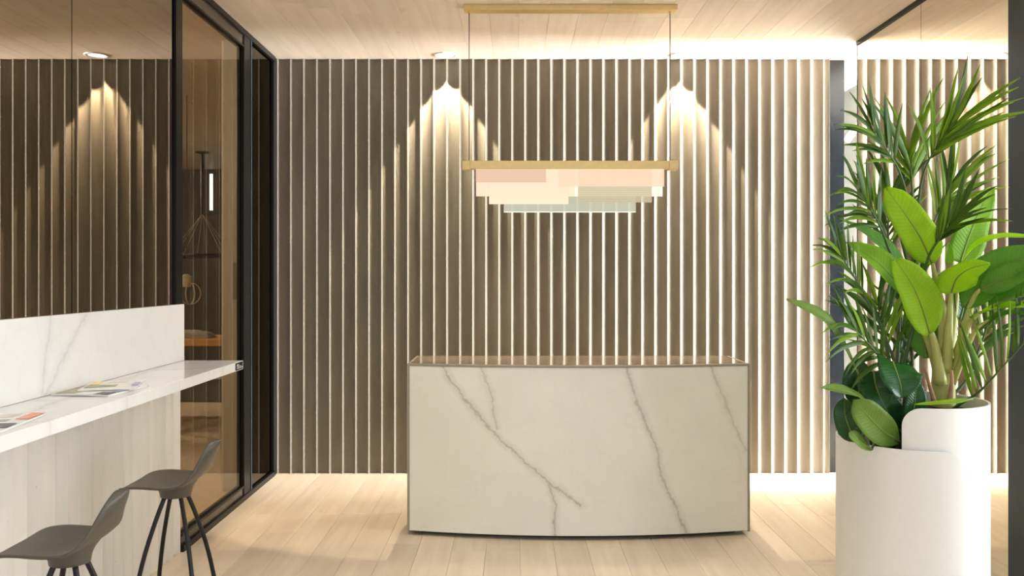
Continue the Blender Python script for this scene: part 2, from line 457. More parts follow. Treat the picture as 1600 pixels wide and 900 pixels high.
# blue black post closing the ribbed wall, mirror partition, column
o = box('trim_1', (2.432, YW+0.03, 0), (2.557, YW+0.20, H), M['blackgloss'], bevel=0.003); tag(o, kind='structure')
wall_right = box('wall_right', (XR+0.012, 4.26, 0), (XR+0.15, 6.17, H), M['white']); tag(wall_right, kind='structure')
for nm, ya, yb, lab in (('mirror_panel', 5.208, 6.168, 'tall frameless mirror panel next to the passage, reflecting the ribbed wall'),
                        ('mirror_panel', 4.272, 5.204, 'tall mirror panel beside the blue black column, behind the potted plants')):
    o = box(nm, (XR, ya, 0.004), (XR+0.010, yb, H-0.028), M['mirror'])
    tag(o, lab, 'mirror', 'mirror panels on the right wall')
o = box('trim_2', (XR-0.012, 4.26, H-0.026), (XR+0.012, 6.172, H), M['black']); tag(o, kind='structure')
o = box('trim_3', (XR-0.002, 6.169, 0), (XR+0.15, 6.176, H), M['black']); tag(o, kind='structure')
o = box('trim_4', (XR-0.016, 3.86, 0), (XR+0.20, 4.262, H), M['bluesteel'], bevel=0.004); tag(o, kind='structure')

# passage on the right with its own window
def wallbox(n, a, b, mat): return tag(box(n, a, b, mat), kind='structure')
wallbox('wall_passage', (3.0, 7.35, 0), (3.12, 10.5, H), M['grey'])
wallbox('wall_passage_end', (1.6, 10.5, 0), (3.12, 10.6, H), M['grey'])
wallbox('wall_passage_inner', (1.6, YW+0.21, 0), (1.7, 10.5, H), M['white'])
wallbox('wall_passage_far', (3.12, 7.35, 0), (9.6, 7.45, H), M['white'])
wallbox('wall_passage_near', (XR+0.21, 4.15, 0), (9.6, 4.25, H), M['bluesteel'])
# window of the passage: frame only shows from inside the passage
wn = empty('window_1', (9.45, 5.8, 0), kind='structure')
for a, b in (((9.42, 4.25, 0), (9.48, 4.45, H)), ((9.42, 7.05, 0), (9.48, 7.35, H)), ((9.42, 4.45, 0), (9.48, 7.05, 0.2)), ((9.42, 4.45, H-0.06), (9.48, 7.05, H))):
    box('window_frame', a, b, M['black'], wn)

# shop front: right window wall and the front behind the camera
wn = empty('window_2', (5.25, 2.7, 0), kind='structure')
for a, b in (((5.18, 1.7, 0), (5.26, 1.8, H)), ((5.18, 3.6, 0), (5.26, 3.7, H)), ((5.18, 1.8, 0), (5.26, 3.6, 0.15)), ((5.18, 1.8, H-0.25), (5.26, 3.6, H)), ((5.18, 2.68, 0.15), (5.26, 2.72, H-0.25))):
    box('window_frame', a, b, M['black'], wn)
wallbox('wall_side', (5.18, YF, 0), (5.28, 1.7, H), M['white'])
wallbox('wall_side_end', (5.18, 3.7, 0), (5.28, 4.15, H), M['white'])
wn = empty('window_3', (1.2, -3.0, 0), kind='structure')
for a, b in (((-1.7, -3.04, 0), (-1.6, -2.96, H)), ((4.0, -3.04, 0), (4.1, -2.96, H)), ((-1.6, -3.04, 0), (4.0, -2.96, 0.15)), ((-1.6, -3.04, H-0.25), (4.0, -2.96, H)), ((1.17, -3.04, 0.15), (1.23, -2.96, H-0.25))):
    box('window_frame', a, b, M['black'], wn)
wallbox('wall_front', (4.1, -3.04, 0), (5.28, -2.96, H), M['white'])
wallbox('wall_front_end', (-2.2, -3.04, 0), (-1.7, -2.96, H), M['white'])

# ---------------------------------------------------------------- left side: low ribbed wall, smoked mirrors, glazed door
YE = 4.77
wall_left = box('wall_left', (XL-0.16, YF, 0), (XL-0.046, YE, 1.36), M['conc2']); tag(wall_left, kind='structure')
fl2 = [flute_mesh(20+s, 1.01, 0.10, sag=0.016, nz=8, wob=0.001) for s in range(3)]
for m_ in fl2: m_.materials.append(M['conc2'])
for k in range(40):
    y = YE-0.05-0.10*k
    o = bpy.data.objects.new('flute', fl2[k % 3]); COL.objects.link(o); o.parent = wall_left
    o.rotation_euler = (0, 0, math.pi/2); o.location = Vector((XL, y, 0)) - Vector(wall_left.location)
wallbox('wall_left_near', (XL-0.16, YF, 1.36), (XL-0.06, 0.9, H), M['white'])
for ya, yb, lab in ((3.603, 4.68, 'smoked mirror pane above the counter, reflecting the ceiling spotlight'),
                    (0.9, 3.597, 'smoked mirror pane above the near end of the counter, at the left edge')):
    o = box('smoked_mirror', (XL-0.03, ya, 1.362), (XL, yb, H), M['darkmirror'])
    tag(o, lab, 'mirror', 'smoked mirror panes over the counter')
o = box('trim_5', (XL-0.06, 4.68, 1.362), (XL+0.012, YE, H), M['black']); tag(o, kind='structure')

door = empty('door_1', (XL, 5.4, 0), kind='structure')
yd0, yd1, yd2 = YE+0.002, 5.86, 6.02
box('pane', (XL-0.016, yd0, 0.10), (XL-0.006, yd1, H-0.115), M['doorglass'], door)
box('stile', (XL-0.04, yd1, 0.03), (XL+0.012, yd2-0.02, H-0.03), M['black'], door, 0.003)
box('stile_edge', (XL-0.03, yd2-0.02, 0.03), (XL+0.016, yd2, H-0.03), M['bluesteel'], door)
box('top_rail', (XL-0.04, yd0, H-0.11), (XL+0.004, yd1, H-0.035), M['bronze'], door)
box('top_bead', (XL-0.04, yd0, H-0.122), (XL+0.010, yd1, H-0.108), M['black'], door)
box('head_track', (XL-0.05, yd0, H-0.036), (XL+0.018, 6.60, H), M['black'], door)
box('bottom_rail', (XL-0.04, yd0, 0.034), (XL+0.004, yd1, 0.088), M['bronze'], door)
box('bottom_bead', (XL-0.04, yd0, 0.086), (XL+0.010, yd1, 0.102), M['black'], door)
box('floor_track', (XL-0.05, yd0, 0), (XL+0.018, 6.60, 0.036), M['black'], door)
win = empty('window_4', (XL, 6.3, 0), kind='structure')
box('pane', (XL-0.016, yd2, 0.036), (XL-0.004, 6.575, H-0.036), M['darkmirror2'], win)
box('post', (XL-0.05, 6.575, 0.0), (XL+0.012, 6.655, H), M['black'], win)

# ---------------------------------------------------------------- room behind the glazed door
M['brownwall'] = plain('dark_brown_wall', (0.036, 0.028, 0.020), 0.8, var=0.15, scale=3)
M['pier'] = plain('beige_pier', (0.55, 0.49, 0.41), 0.8, var=0.03)
M['orangewood'] = plain('honey_wood', (0.72, 0.36, 0.09), 0.4, var=0.12, scale=8)
M['fabric'] = plain('grey_cloth', (0.42, 0.38, 0.34), 0.95, var=0.15)
M['rug'] = plain('dark_rug', (0.05, 0.043, 0.035), 0.95, var=0.2)
M['cream'] = plain('cream_plastic', (0.62, 0.52, 0.36), 0.5)
M['daylight'] = glow('daylit_pane', (0.80, 0.92, 1.0), 3.2)
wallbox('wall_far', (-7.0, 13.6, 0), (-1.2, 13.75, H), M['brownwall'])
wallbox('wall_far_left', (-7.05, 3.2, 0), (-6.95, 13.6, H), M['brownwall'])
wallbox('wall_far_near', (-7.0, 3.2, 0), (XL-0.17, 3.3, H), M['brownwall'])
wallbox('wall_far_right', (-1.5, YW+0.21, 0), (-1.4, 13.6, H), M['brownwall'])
pier = box('wall_pier', (-2.075, 6.10, 0), (-1.905, 6.70, H), M['pier'], bevel=0.02); tag(pier, kind='structure')
sw = box('switch_plate', (-1.985, 6.088, 1.36), (-1.945, 6.0998, 1.62), M['pier'])
tag(sw, 'slim beige switch plate on the pier behind the glazed door', 'switch')
sw.data.materials[0] = M['taupe']
c = P(331.5, 296, 13.59)
wf = empty('window_5', (c.x, 13.58, 0), kind='structure')
for a, b in (((c.x-0.17, 13.54, 2.50), (c.x-0.03, 13.60, 3.17)), ((c.x+0.03, 13.54, 2.50), (c.x+0.15, 13.60, 3.17))):
    box('shutter', a, b, M['brownwall'], wf)
box('pane', (c.x-0.03, 13.56, 2.55), (c.x+0.03, 13.60, 3.12), M['daylight'], wf)
# rug, table with cloth, bench
rg = box('rug', (-6.0, 10.4, 0), (-2.6, 12.6, 0.012), M['rug']); tag(rg, 'dark rug on the wooden floor of the room behind the glass', 'rug')
tb = empty('table', (-3.6, 9.2, 0), 'honey coloured wooden table seen through the glazed door', 'table')
box('tabletop', (-4.3, 8.9, 0.80), (-2.75, 9.6, 0.87), M['orangewood'], tb, 0.006)
for x in (-4.2, -2.9):
    for y in (8.98, 9.48): box('leg', (x, y, 0), (x+0.06, y+0.06, 0.80), M['black'], tb)
bn = empty('stool', (-3.52, 8.3, 0), 'low honey wood stool in front of the table behind the glass', 'stool')
box('seat', (-3.70, 8.1, 0.69), (-3.22, 8.45, 0.745), M['orangewood'], bn, 0.006)
for x in (-3.66, -3.30):
    for y in (8.14, 8.37): box('leg', (x, y, 0), (x+0.035, y+0.035, 0.69), M['black'], bn)
rows = []
for i in range(9):
    r_ = []
    for j in range(7):
        u, v_ = i/8-0.5, j/6-0.5
        hgt = 0.085*max(0, 1-(2*u)**4)*max(0, 1-(2*v_)**4)*(0.85+0.3*math.sin(i*1.7+j*2.1)*0.5)
        r_.append((-3.42+u*0.52, 9.12+v_*0.28, 0.872+hgt))
    rows.append(r_)
o = MB().grid(rows, 0.001).build('folded_cloth', M['fabric'], smooth=True, at=(-3.42, 9.12, 0.872)); tag(o, 'crumpled grey cloth lying on the honey wood table', 'cloth')
# conical wire pendant on a pole
c = P(316, 238, 11.7)
pl = empty('pole_pendant', (c.x, 11.7, H), 'black pole pendant with a wire cone, behind the glazed door', 'pendant lamp')
MB().lathe([(0.02, -0.03), (0.09, -0.012), (0.09, 0.0)], (c.x, 11.7, H), 24, True, True).build('ceiling_rose', M['black'], pl)
MB().tube([(c.x, 11.7, H-0.01), (c.x, 11.7, 2.35)], 0.03, 10).build('pole', M['black'], pl)
for k in range(8):
    a = 2*math.pi*k/8+0.2
    MB().tube([(c.x, 11.7, 2.36), (c.x+0.42*math.cos(a), 11.7+0.42*math.sin(a), 1.80)], 0.003, 5).build('wire', M['taupe'], pl)
ring = [(c.x+0.42*math.cos(2*math.pi*k/32), 11.7+0.42*math.sin(2*math.pi*k/32), 1.79) for k in range(33)]
MB().tube(ring, 0.03, 6, False).build('ring', M['black'], pl)
# wire globe pendant
c = P(297, 452, 8.0)
gp = empty('globe_pendant', (c.x, 8.0, H), 'small wire globe pendant with a cream holder, behind the glazed door', 'pendant lamp')
MB().tube([(c.x-0.03, 8.0, H), (c.x-0.03, 8.0, 1.53)], 0.004, 6).build('cord', M['cord'], gp)
MB().lathe([(0.018, 0.06), (0.05, 0.035), (0.055, -0.02), (0.035, -0.06)], (c.x-0.035, 8.0, 1.48), 20, True, True).build('lamp_holder', M['cream'], gp)
for k in range(4):
    a = math.pi*k/4
    pts = [(c.x+0.10*math.sin(t)*math.cos(a), 8.0+0.10*math.sin(t)*math.sin(a), 1.36+0.10*math.cos(t)) for t in [2*math.pi*i/24 for i in range(25)]]
    MB().tube(pts, 0.0035, 5, False).build('wire_hoop', M['cream'], gp)
for loc, lab, e in (((-4.5, 4.5, H), 'added unseen ceiling lamp in the room behind the glass, near the smoked mirror', 260), ((-5.9, 10.2, H), 'added unseen ceiling lamp in the room behind the glass, near the dark far wall', 260)):  # unseen lamps, added to brighten the room behind the door
    r_ = empty('added_ceiling_lamp', loc, lab, 'added ceiling lamp')
    MB().lathe([(0.0, -0.05), (0.13, -0.05), (0.15, -0.04), (0.15, 0.0)], loc, 28).build('diffuser', M['lampglow'], r_)
    MB().lathe([(0.152, -0.03), (0.165, -0.03), (0.165, 0.0)], loc, 28).build('rim', M['trim'], r_)
    d = bpy.data.lights.new('added_fill_light', 'POINT'); d.energy = e; d.color = (1.0, 0.90, 0.76); d.shadow_soft_size = 0.1
    o = bpy.data.objects.new('added_fill_light', d); COL.objects.link(o); o.parent = r_; o.location = (0, 0, -0.18)

# ---------------------------------------------------------------- counter on the left
vz = lambda *p: list(p)
M['cmarble'] = marble('counter_marble', (0.84, 0.835, 0.81), (0.50, 0.50, 0.47),
    [([(-1.35, 0.10), (-0.75, 0.05), (-0.15, -0.02), (0.9, -0.12), (1.7, -0.2)], 0.6), ([(0.9, -0.2), (1.15, 0.2)], 0.5), ([(-0.72, -0.2), (-0.5, 0.2)], 0.4), ([(-0.1, -0.2), (0.05, 0.2)], 0.35)], (1, 0), 0.10, 0.012, 0.10)
M['pmarble'] = marble('upstand_marble', (0.84, 0.835, 0.81), (0.52, 0.52, 0.50),
    [([(0.02, -0.03), (0.10, 0.33)], 0.55), ([(0.03, -0.02), (0.22, 0.16), (0.42, 0.34)], 0.55), ([(1.60, -0.02), (1.55, 0.15), (1.50, 0.33)], 0.5)], (1, 2), 0.10, 0.011, 0.08)
ct = box('countertop', (XL+0.001, 0.9, 1.012), (-1.498, YE, 1.06), M['cmarble'], bevel=0.002)
tag(ct, 'long white marble bar counter on the left with grey veins', 'counter')
off = Vector((ct.location.x, 3.3, ct.location.z)); 
for v in ct.data.vertices: v.co.y += ct.location.y-3.3
ct.location.y = 3.3
up = box('counter_upstand', (XL+0.002, 0.9, 1.061), (XL+0.022, YE, 1.371), M['pmarble'], bevel=0.0015)
for v in up.data.vertices: v.co.y += up.location.y-3.3
up.location.y = 3.3
tag(up, 'upright white marble splash panel along the back of the bar counter', 'splash panel')
st = empty('sticker', (-1.4975, YE-0.07, 1.036), 'small black sticker with white print on the far end of the counter edge', 'sticker')
box('label', (-1.4979, YE-0.135, 1.016), (-1.4970, YE-0.012, 1.056), M['black'], st)
M['print'] = plain('white_print', (0.6, 0.6, 0.58), 0.6)
for za, zb, ya, yb in ((1.041, 1.047, -0.115, -0.075), (1.033, 1.037, -0.115, -0.035), (1.024, 1.029, -0.115, -0.02)):
    box('print_line', (-1.4969, YE+ya, za), (-1.4965, YE+yb, zb), M['print'], st)

# magazines
M['paper'] = plain('magazine_paper', (0.80, 0.79, 0.76), 0.35, var=0.03)
for n_, c_ in (('olive', (0.36, 0.36, 0.20)), ('yellow', (0.80, 0.62, 0.22)), ('lilac', (0.42, 0.42, 0.62)), ('ink', (0.10, 0.10, 0.10)), ('coral', (0.85, 0.34, 0.20)), ('greyp', (0.42, 0.42, 0.42)), ('palep', (0.70, 0.64, 0.58))):
    M[n_] = plain(n_+'_print', c_, 0.4, var=0.18, scale=40)
def magazine(cx, cy, rz, wd, ln, z, label, prints, th=0.006):
    root = empty('magazine', (cx, cy, z), label, 'magazine', 'magazines lying on the bar counter'); root.rotation_euler.z = rz
    def quad(n, x0, x1, y0, y1, z0, z1, mat):
        o = MB().box((x0, y0, z0), (x1, y1, z1)).build(n, mat); o.parent = root; return o
    rows = []
    for i in range(9):
        x = -wd/2+wd*i/8
        rows.append([(x, -ln/2+ln*j/4, th+0.002*math.sin(3.1*i/8)) for j in range(5)])
    mb = MB().grid(rows[::-1], th); o = mb.build('pages', M['paper'], smooth=False); o.parent = root
    for k, (x0, x1, y0, y1, mt) in enumerate(prints):
        quad('printed_picture', x0*wd/2, x1*wd/2, y0*ln/2, y1*ln/2, th+0.0021, th+0.0030, M[mt])
    quad('spine', -wd/2-0.001, -wd/2+0.001, -ln/2, ln/2, 0.0003, th, M['greyp'])
    return root
magazine(-1.672, 3.50, math.radians(-6), 0.235, 0.30, 1.0605, 'open magazine with an olive picture, lying on the counter beside the splash panel',
    [(-0.96, -0.25, -0.9, 0.3, 'olive'), (-0.85, -0.1, 0.4, 0.9, 'olive'), (0.0, 0.75, -0.2, 0.55, 'palep'), (0.45, 0.95, -0.96, -0.55, 'ink'), (0.72, 0.97, -0.45, 0.1, 'lilac')])
magazine(-1.668, 3.585, math.radians(14), 0.21, 0.28, 1.0695, 'thin magazine with a yellow strip, half under the olive one',
    [(-0.9, -0.55, 0.2, 0.95, 'yellow'), (-0.3, 0.4, 0.5, 0.9, 'palep'), (0.72, 0.96, -0.2, 0.5, 'lilac'), (-0.9, 0.2, -0.5, 0.05, 'olive')], 0.003)
magazine(-1.66, 2.70, math.radians(8), 0.225, 0.40, 1.0605, 'magazine with a coral red corner at the left edge of the photo',
    [(0.62, 0.97, 0.30, 0.95, 'coral'), (-0.9, 0.5, 0.1, 0.28, 'greyp'), (-0.9, 0.4, 0.5, 0.85, 'palep'), (0.2, 0.95, -0.5, -0.1, 'ink'), (-0.9, 0.0, -0.6, -0.1, 'greyp')])

# ---------------------------------------------------------------- reception desk
sD = 265.3; DXL, DXR, DYC, DYM = (640-PX)/sD, (1168-PX)/sD, F/sD, 4.976
DC = (DXL+DXR)/2; DZ0, DZ1 = 0.028, 1.002
desk = empty('reception_desk', (DC, 5.35, 0), 'reception desk with a curved white marble front and taupe frame', 'desk')
hw = (DXR-DXL)/2; sag = DYC-DYM
Rk = (hw*hw+sag*sag)/(2*sag)
def front_y(x, inset=0.0):                            # x local to the desk's centre
    return DYC - (math.sqrt(max(Rk*Rk-x*x, 0))-(Rk-sag)) + inset
def curved_slab(z0, z1, xa, xb, ya_in, yb, n=28):
    """slab with curved front"""
    mb = MB(); ft = [(DC+xa+(xb-xa)*k/n, front_y(xa+(xb-xa)*k/n, ya_in)) for k in range(n+1)]
    bk = [(x, yb if not callable(yb) else yb(x-DC)) for x, _ in ft]
    vv = [(x, y, z0) for x, y in ft]+[(x, y, z1) for x, y in ft]+[(x, y, z0) for x, y in bk]+[(x, y, z1) for x, y in bk]
    m_ = n+1; ff = []
    for k in range(n):
        ff += [(k, k+1, m_+k+1, m_+k), (2*m_+k+1, 2*m_+k, 3*m_+k, 3*m_+k+1), (m_+k, m_+k+1, 3*m_+k+1, 3*m_+k), (k+1, k, 2*m_+k, 2*m_+k+1)]
    ff += [(0, m_, 3*m_, 2*m_), (n, 2*m_+n, 3*m_+n, m_+n)]
    return mb.add(vv, ff)
dpx = lambda x, y: ((x-904)/ (sD+3), EYE-(y-PY)/(sD+3))
vl = [([(690,573),(705,597),(735,635),(760,665),(778,683),(815,715),(855,748),(880,768),(906,786)], 1.0), ([(857,750),(864,785),(867,835)], 1.0),
      ([(752,573),(764,610),(775,668)], 0.75), ([(976,573),(993,625),(1010,665),(1025,705),(1030,740),(1048,780),(1070,832)], 0.95),
      ([(1112,573),(1130,620),(1148,665),(1166,708)], 0.75), ([(1150,700),(1168,740)], 0.2)]
M['dmarble'] = marble('desk_marble', (0.81, 0.785, 0.70), (0.43, 0.40, 0.33), [([dpx(*p) for p in l], s) for l, s in vl], (0, 2), 0.07, 0.0095, 0.05)
curved_slab(DZ0, DZ1-0.006, -hw, hw, 0.0, lambda x: front_y(x, 0.02)).build('marble_front', M['dmarble'], desk)
BK = 5.60
for s_ in (-1, 1):
    xa = DC+s_*hw; xb = DC+s_*(hw+0.014)
    box('side_panel', (min(xa, xb), DYC-0.002, DZ0-0.006), (max(xa, xb), BK, DZ1+0.006), M['taupe'], desk)
curved_slab(DZ1-0.004, DZ1+0.007, -hw, hw, -0.003, lambda x: front_y(x, 0.03)).build('front_trim', M['taupe'], desk)
curved_slab(DZ1-0.02, DZ1+0.006, -hw, hw, 0.032, BK).build('desktop', M['tauptop'], desk)
box('back_panel', (DC-hw, BK-0.03, DZ0), (DC+hw, BK-0.002, DZ1-0.022), M['taupe'], desk)
curved_slab(0.0, DZ0+0.02, -hw+0.06, hw-0.06, 0.07, BK-0.06).build('plinth', M['dark'], desk)

# ---------------------------------------------------------------- ceiling spotlights over the ribbed wall
def spot(cx, cy, label, group, energy, size, blend, col, dy=0.0):
    r_ = empty('ceiling_spotlight', (cx, cy, H), label, 'spotlight', group)
    MB().lathe([(0.062, -0.001), (0.064, -0.006), (0.082, -0.007), (0.088, -0.004), (0.088, 0.0)], (cx, cy, H), 40).build('trim_ring', M['trim'], r_, True)
    MB().lathe([(0.0, -0.0015), (0.0625, -0.0015)], (cx, cy, H), 40).build('diffuser', M['lampglow'], r_)
    d = bpy.data.lights.new('spot_beam', 'SPOT'); d.energy = energy; d.color = col; d.spot_size = math.radians(size); d.spot_blend = blend; d.shadow_soft_size = 0.012
    o = bpy.data.objects.new('spot_beam', d); COL.objects.link(o); o.parent = r_; o.location = (0, dy, -0.012)
G1 = 'round recessed spotlights in front of the ribbed wall'
spot((696-PX)/206.3, YW-0.118, 'round white ceiling spotlight left of the brass pendant', G1, 190, 64, 0.10, (1.0, 0.88, 0.66), 0.012)
spot((1065-PX)/206.3, YW-0.118, 'round white ceiling spotlight at the right end of the brass pendant', G1, 190, 64, 0.10, (1.0, 0.88, 0.66), 0.012)
for cy, row in ((4.35, 'before the desk'), (2.9, 'level with the nearer stool'), (1.45, 'near the camera')):  # out-of-frame spotlights added as overhead fill for floor and counter
    for cx, colm in ((-0.75, 'on the counter side'), (0.75, 'in the middle'), (2.05, 'on the planter side')):
        spot(cx, cy, 'added fill spotlight out of frame ' + row + ', ' + colm, 'added fill spotlights of the room ceiling', 58 if cx < 0 else 24, 84, 0.7, (1.0, 0.97, 0.93))

# ---------------------------------------------------------------- pendant
YP = 5.36; sP = F/YP
pend = empty('linear_pendant', ((890-PX)/sP, YP, H), 'brass bar pendant with layered glowing glass plates above the desk', 'pendant lamp')
xp = lambda x: (x-PX)/sP
zp = lambda y: EYE-(y-PY)/sP
box('canopy', (xp(725), YP-0.04, H-0.032), (xp(1057), YP+0.045, H), M['brass'], pend, 0.002)
for x in (733, 1047):
    MB().tube([(xp(x), YP, H-0.03), (xp(x), YP, zp(253))], 0.0030, 6).build('suspension_cord', M['cord'], pend)
    MB().lathe([(0.008, -0.012), (0.008, 0.0)], (xp(x), YP, H-0.032), 12, True).build('cord_grip', M['brass'], pend)
bar = box('brass_bar', (xp(735), YP-0.030, zp(264.5)), (xp(1044), YP+0.030, zp(252.0)), M['brass'], pend, 0.0015)
for a, b in ((722.5, 735), (1044, 1058)):
    box('end_cap', (xp(a), YP-0.034, zp(266)), (xp(b), YP+0.034, zp(251.5)), M['brass'], pend, 0.003)
plates = [  # x0, x1, bottom y, depth offset, colour, strength, opacity, ribbed
    (743.5, 853, 286, -0.022, (1.0, 0.70, 0.48), 0.78, 0.50, 1.0),
    (744, 898, 307, -0.012, (1.0, 0.73, 0.53), 1.08, 0.82, 0.15),
    (764, 888, 319, 0.004, (1.0, 0.78, 0.54), 1.05, 0.84, 0.15),
    (787, 994, 331, 0.016, (0.62, 0.62, 0.46), 0.88, 0.76, 0.0),
    (872.5, 1037, 292, -0.018, (1.0, 0.72, 0.50), 1.0, 0.62, 0.4),
    (889, 1035, 307, -0.004, (1.0, 0.80, 0.64), 1.25, 0.82, 0.1),
    (903, 1018, 316.5, -0.010, (0.74, 0.64, 0.42), 0.85, 0.64, 1.0)]
for i, (a, b, yb, dy, c_, s_, op, rb) in enumerate(plates):
    mt = plate_glass('pendant_plate_%d' % i, c_, s_, op, rb)
    box('glass_plate', (xp(a), YP+dy-0.002, zp(yb)), (xp(b), YP+dy+0.002, zp(263.5)), mt, pend)
M['edge'] = glow('lit_plate_edge', (0.95, 0.95, 0.82), 0.9)
box('plate_edge', (xp(787), YP+0.013, zp(331.6)), (xp(994), YP+0.019, zp(330.6)), M['edge'], pend)
d = bpy.data.lights.new('pendant_light', 'AREA'); d.shape = 'RECTANGLE'; d.size = 1.15; d.size_y = 0.05; d.energy = 7; d.color = (1.0, 0.84, 0.66)
o = bpy.data.objects.new('pendant_light', d); COL.objects.link(o); o.location = (xp(890), YP, zp(338))

# ---------------------------------------------------------------- bar stools
def bar_stool(X, Y, rz, label):
    root = empty('bar_stool', (X, Y, 0), label, 'bar stool', 'olive grey bar stools at the counter'); root.rotation_euler.z = rz
    prof = spline([(-0.200, 0, 0.610), (-0.165, 0, 0.626), (-0.09, 0, 0.632), (0.0, 0, 0.626), (0.07, 0, 0.632), (0.120, 0, 0.668), (0.155, 0, 0.725), (0.185, 0, 0.782), (0.200, 0, 0.818)], 201)
    ts_ = [(1-math.cos(math.pi*i/26))/2 for i in range(27)]; prof = [prof[round(t*200)] for t in ts_]
    wid = [0.150, 0.160, 0.168, 0.175, 0.178, 0.178, 0.172, 0.160, 0.142, 0.122, 0.104, 0.090, 0.080, 0.070]
    rows = []
    for i, p in enumerate(prof):
        t = ts_[i]; hw_ = lerp_list(wid, t); r_ = []
        if t < 0.16: hw_ = 0.006+(lerp_list(wid, 0.16)-0.006)*math.sqrt(max(0, 1-((0.16-t)/0.16)**2.4))
        if t > 0.78: hw_ = 0.004+(lerp_list(wid, t)-0.004)*math.sqrt(max(0, 1-((t-0.78)/0.22)**2.2))
        back = max(0, (t-0.55)/0.45)
        for j in range(15):
            v_ = j/7-1
            # seat edges lift gently, back wraps forward at its sides
            x = p.x - back*0.045*abs(v_)**2.2
            z = p.z + (1-back)*0.010*abs(v_)**2.5 - (0.012*(1-t/0.15)*abs(v_)**2 if t < 0.15 else 0)
            r_.append((x, v_*hw_, z))
        rows.append(r_)
    o = MB().grid([list(reversed(r)) for r in rows][::-1], 0.011).build('seat_shell', M['stool'], smooth=True); o.parent = root
    b = o.modifiers.new('subdivision', 'SUBSURF'); b.levels = 1; b.render_levels = 1
    mb = MB().lathe([(0.055, 0.572), (0.064, 0.574), (0.066, 0.588), (0.070, 0.598), (0.080, 0.608), (0.100, 0.620)], (0, 0, 0), 32, True, False)
    def under(x):
        b_ = min(prof, key=lambda q: abs(q.x-x)); return b_.z+0.004
    for k in range(32):                                   # the flare follows the underside of the seat
        for ring_, wgt in ((5, 1.0), (4, 0.55), (3, 0.2)):
            v_ = mb.v[ring_*32+k]; v_.z += (under(mb.v[5*32+k].x)-0.620)*wgt
    o = mb.build('hub', M['stool'], smooth=True); o.parent = root
    for sx in (-1, 1):
        for sy in (-1, 1):
            k = 0.0
            pts = spline([(sx*0.030, sy*0.030, 0.590), (sx*0.062, sy*0.062, 0.48), (sx*0.098, sy*0.098, 0.33), (sx*0.124, sy*0.124, 0.17), (sx*0.142, sy*0.142, 0.004)], 14)
            o = MB().tube(pts, 0.0095, 12).build('leg', M['stoolleg'], smooth=True); o.parent = root
            f_ = MB().lathe([(0.012, 0.0), (0.012, 0.012), (0.0098, 0.016)], (sx*0.142, sy*0.142, 0), 12, True, True).build('foot_cap', M['dark']); f_.parent = o
    return root
bar_stool(-1.470, 3.75, 0, 'olive grey bar stool beside the glazed door, four black legs in view')
bar_stool(-1.482, 2.88, 0, 'olive grey bar stool nearest the left edge, seat cut by the picture frame')

# ---------------------------------------------------------------- planter
PC = Vector((1.615, 3.5, 0)); RO, RI = 0.287, 0.267
planter = empty('planter', PC, 'tall white planter of two overlapping curved sheets with rounded corners', 'planter')
def sheet(name, R, a0, a1, ztop, corner_at, cr=0.07, th=0.008, n=72):
    """curved sheet from angle a0 to a1 (degrees, 0 = towards the camera, positive = right); rounded top corner at one end"""
    rows = []
    for i in range(n+1):
        u = i/n
        # denser columns near the rounded corner
        if corner_at == 1: u = 1-(1-u)**1.8
        else: u = u**1.8
        a = math.radians(a0+(a1-a0)*u)
        dist = abs((math.radians(a1 if corner_at == 1 else a0)-a)*R)
        zt = ztop
        if dist < cr: zt = ztop-cr+math.sqrt(max(cr*cr-(cr-dist)**2, 0))
        x, y = PC.x+R*math.sin(a), PC.y-R*math.cos(a)
        rows.append([(x, y, 0.0), (x, y, 0.4), (x, y, zt-0.02 if zt > 0.5 else 0.5), (x, y, zt)])
    return MB().grid(rows, th).build(name, M['pot'], planter, True)
sheet('front_sheet', RO, -215, 9.5, 0.873, 1)
sheet('back_sheet', RI, -33, 190, 1.03, 0)
for o in planter.children:
    m_ = o.modifiers.new('edges', 'EDGE_SPLIT'); m_.split_angle = math.radians(50)
MB().lathe([(0.0, 0.80), (0.15, 0.805), (0.268, 0.79)], PC, 32).build('soil', M['soil'], planter, True)
MB().lathe([(0.0, 1.0), (0.10, 0.995), (0.155, 0.97), (0.16, 0.79)], PC+Vector((0.10, -0.005, 0)), 32).build('soil_mound', M['soil'], planter, True)

# ---------------------------------------------------------------- plants
M['lime'] = leafmat('banana_leaf_lime', (0.33, 0.56, 0.018), (0.46, 0.72, 0.03), 0.5)
M['mid'] = leafmat('banana_leaf_mid', (0.20, 0.40, 0.018), (0.30, 0.54, 0.03), 0.4)
M['green'] = leafmat('banana_leaf_green', (0.09, 0.26, 0.025), (0.16, 0.38, 0.04), 0.30)
M['olive2'] = leafmat('strelitzia_leaf_olive', (0.12, 0.22, 0.03), (0.20, 0.32, 0.05), 0.25)
M['deep'] = leafmat('strelitzia_leaf_deep', (0.012, 0.065, 0.014), (0.025, 0.11, 0.022), 0.12, 0.25)
M['palm'] = leafmat('palm_leaflet', (0.040, 0.105, 0.008), (0.10, 0.20, 0.012), 0.28, 0.42, 0.0)
M['palmlight'] = leafmat('palm_leaflet_light', (0.15, 0.29, 0.012), (0.28, 0.44, 0.02), 0.35, 0.42, 0.0)
M['rib'] = plain('leaf_midrib', (0.17, 0.22, 0.03), 0.5)
M['stalk'] = plain('banana_stalk', (0.42, 0.43, 0.12), 0.45, var=0.12, scale=14)
M['husk'] = plain('dry_husk', (0.40, 0.24, 0.12), 0.8, var=0.2)
M['palmstem'] = plain('palm_stem', (0.05, 0.10, 0.02), 0.45)

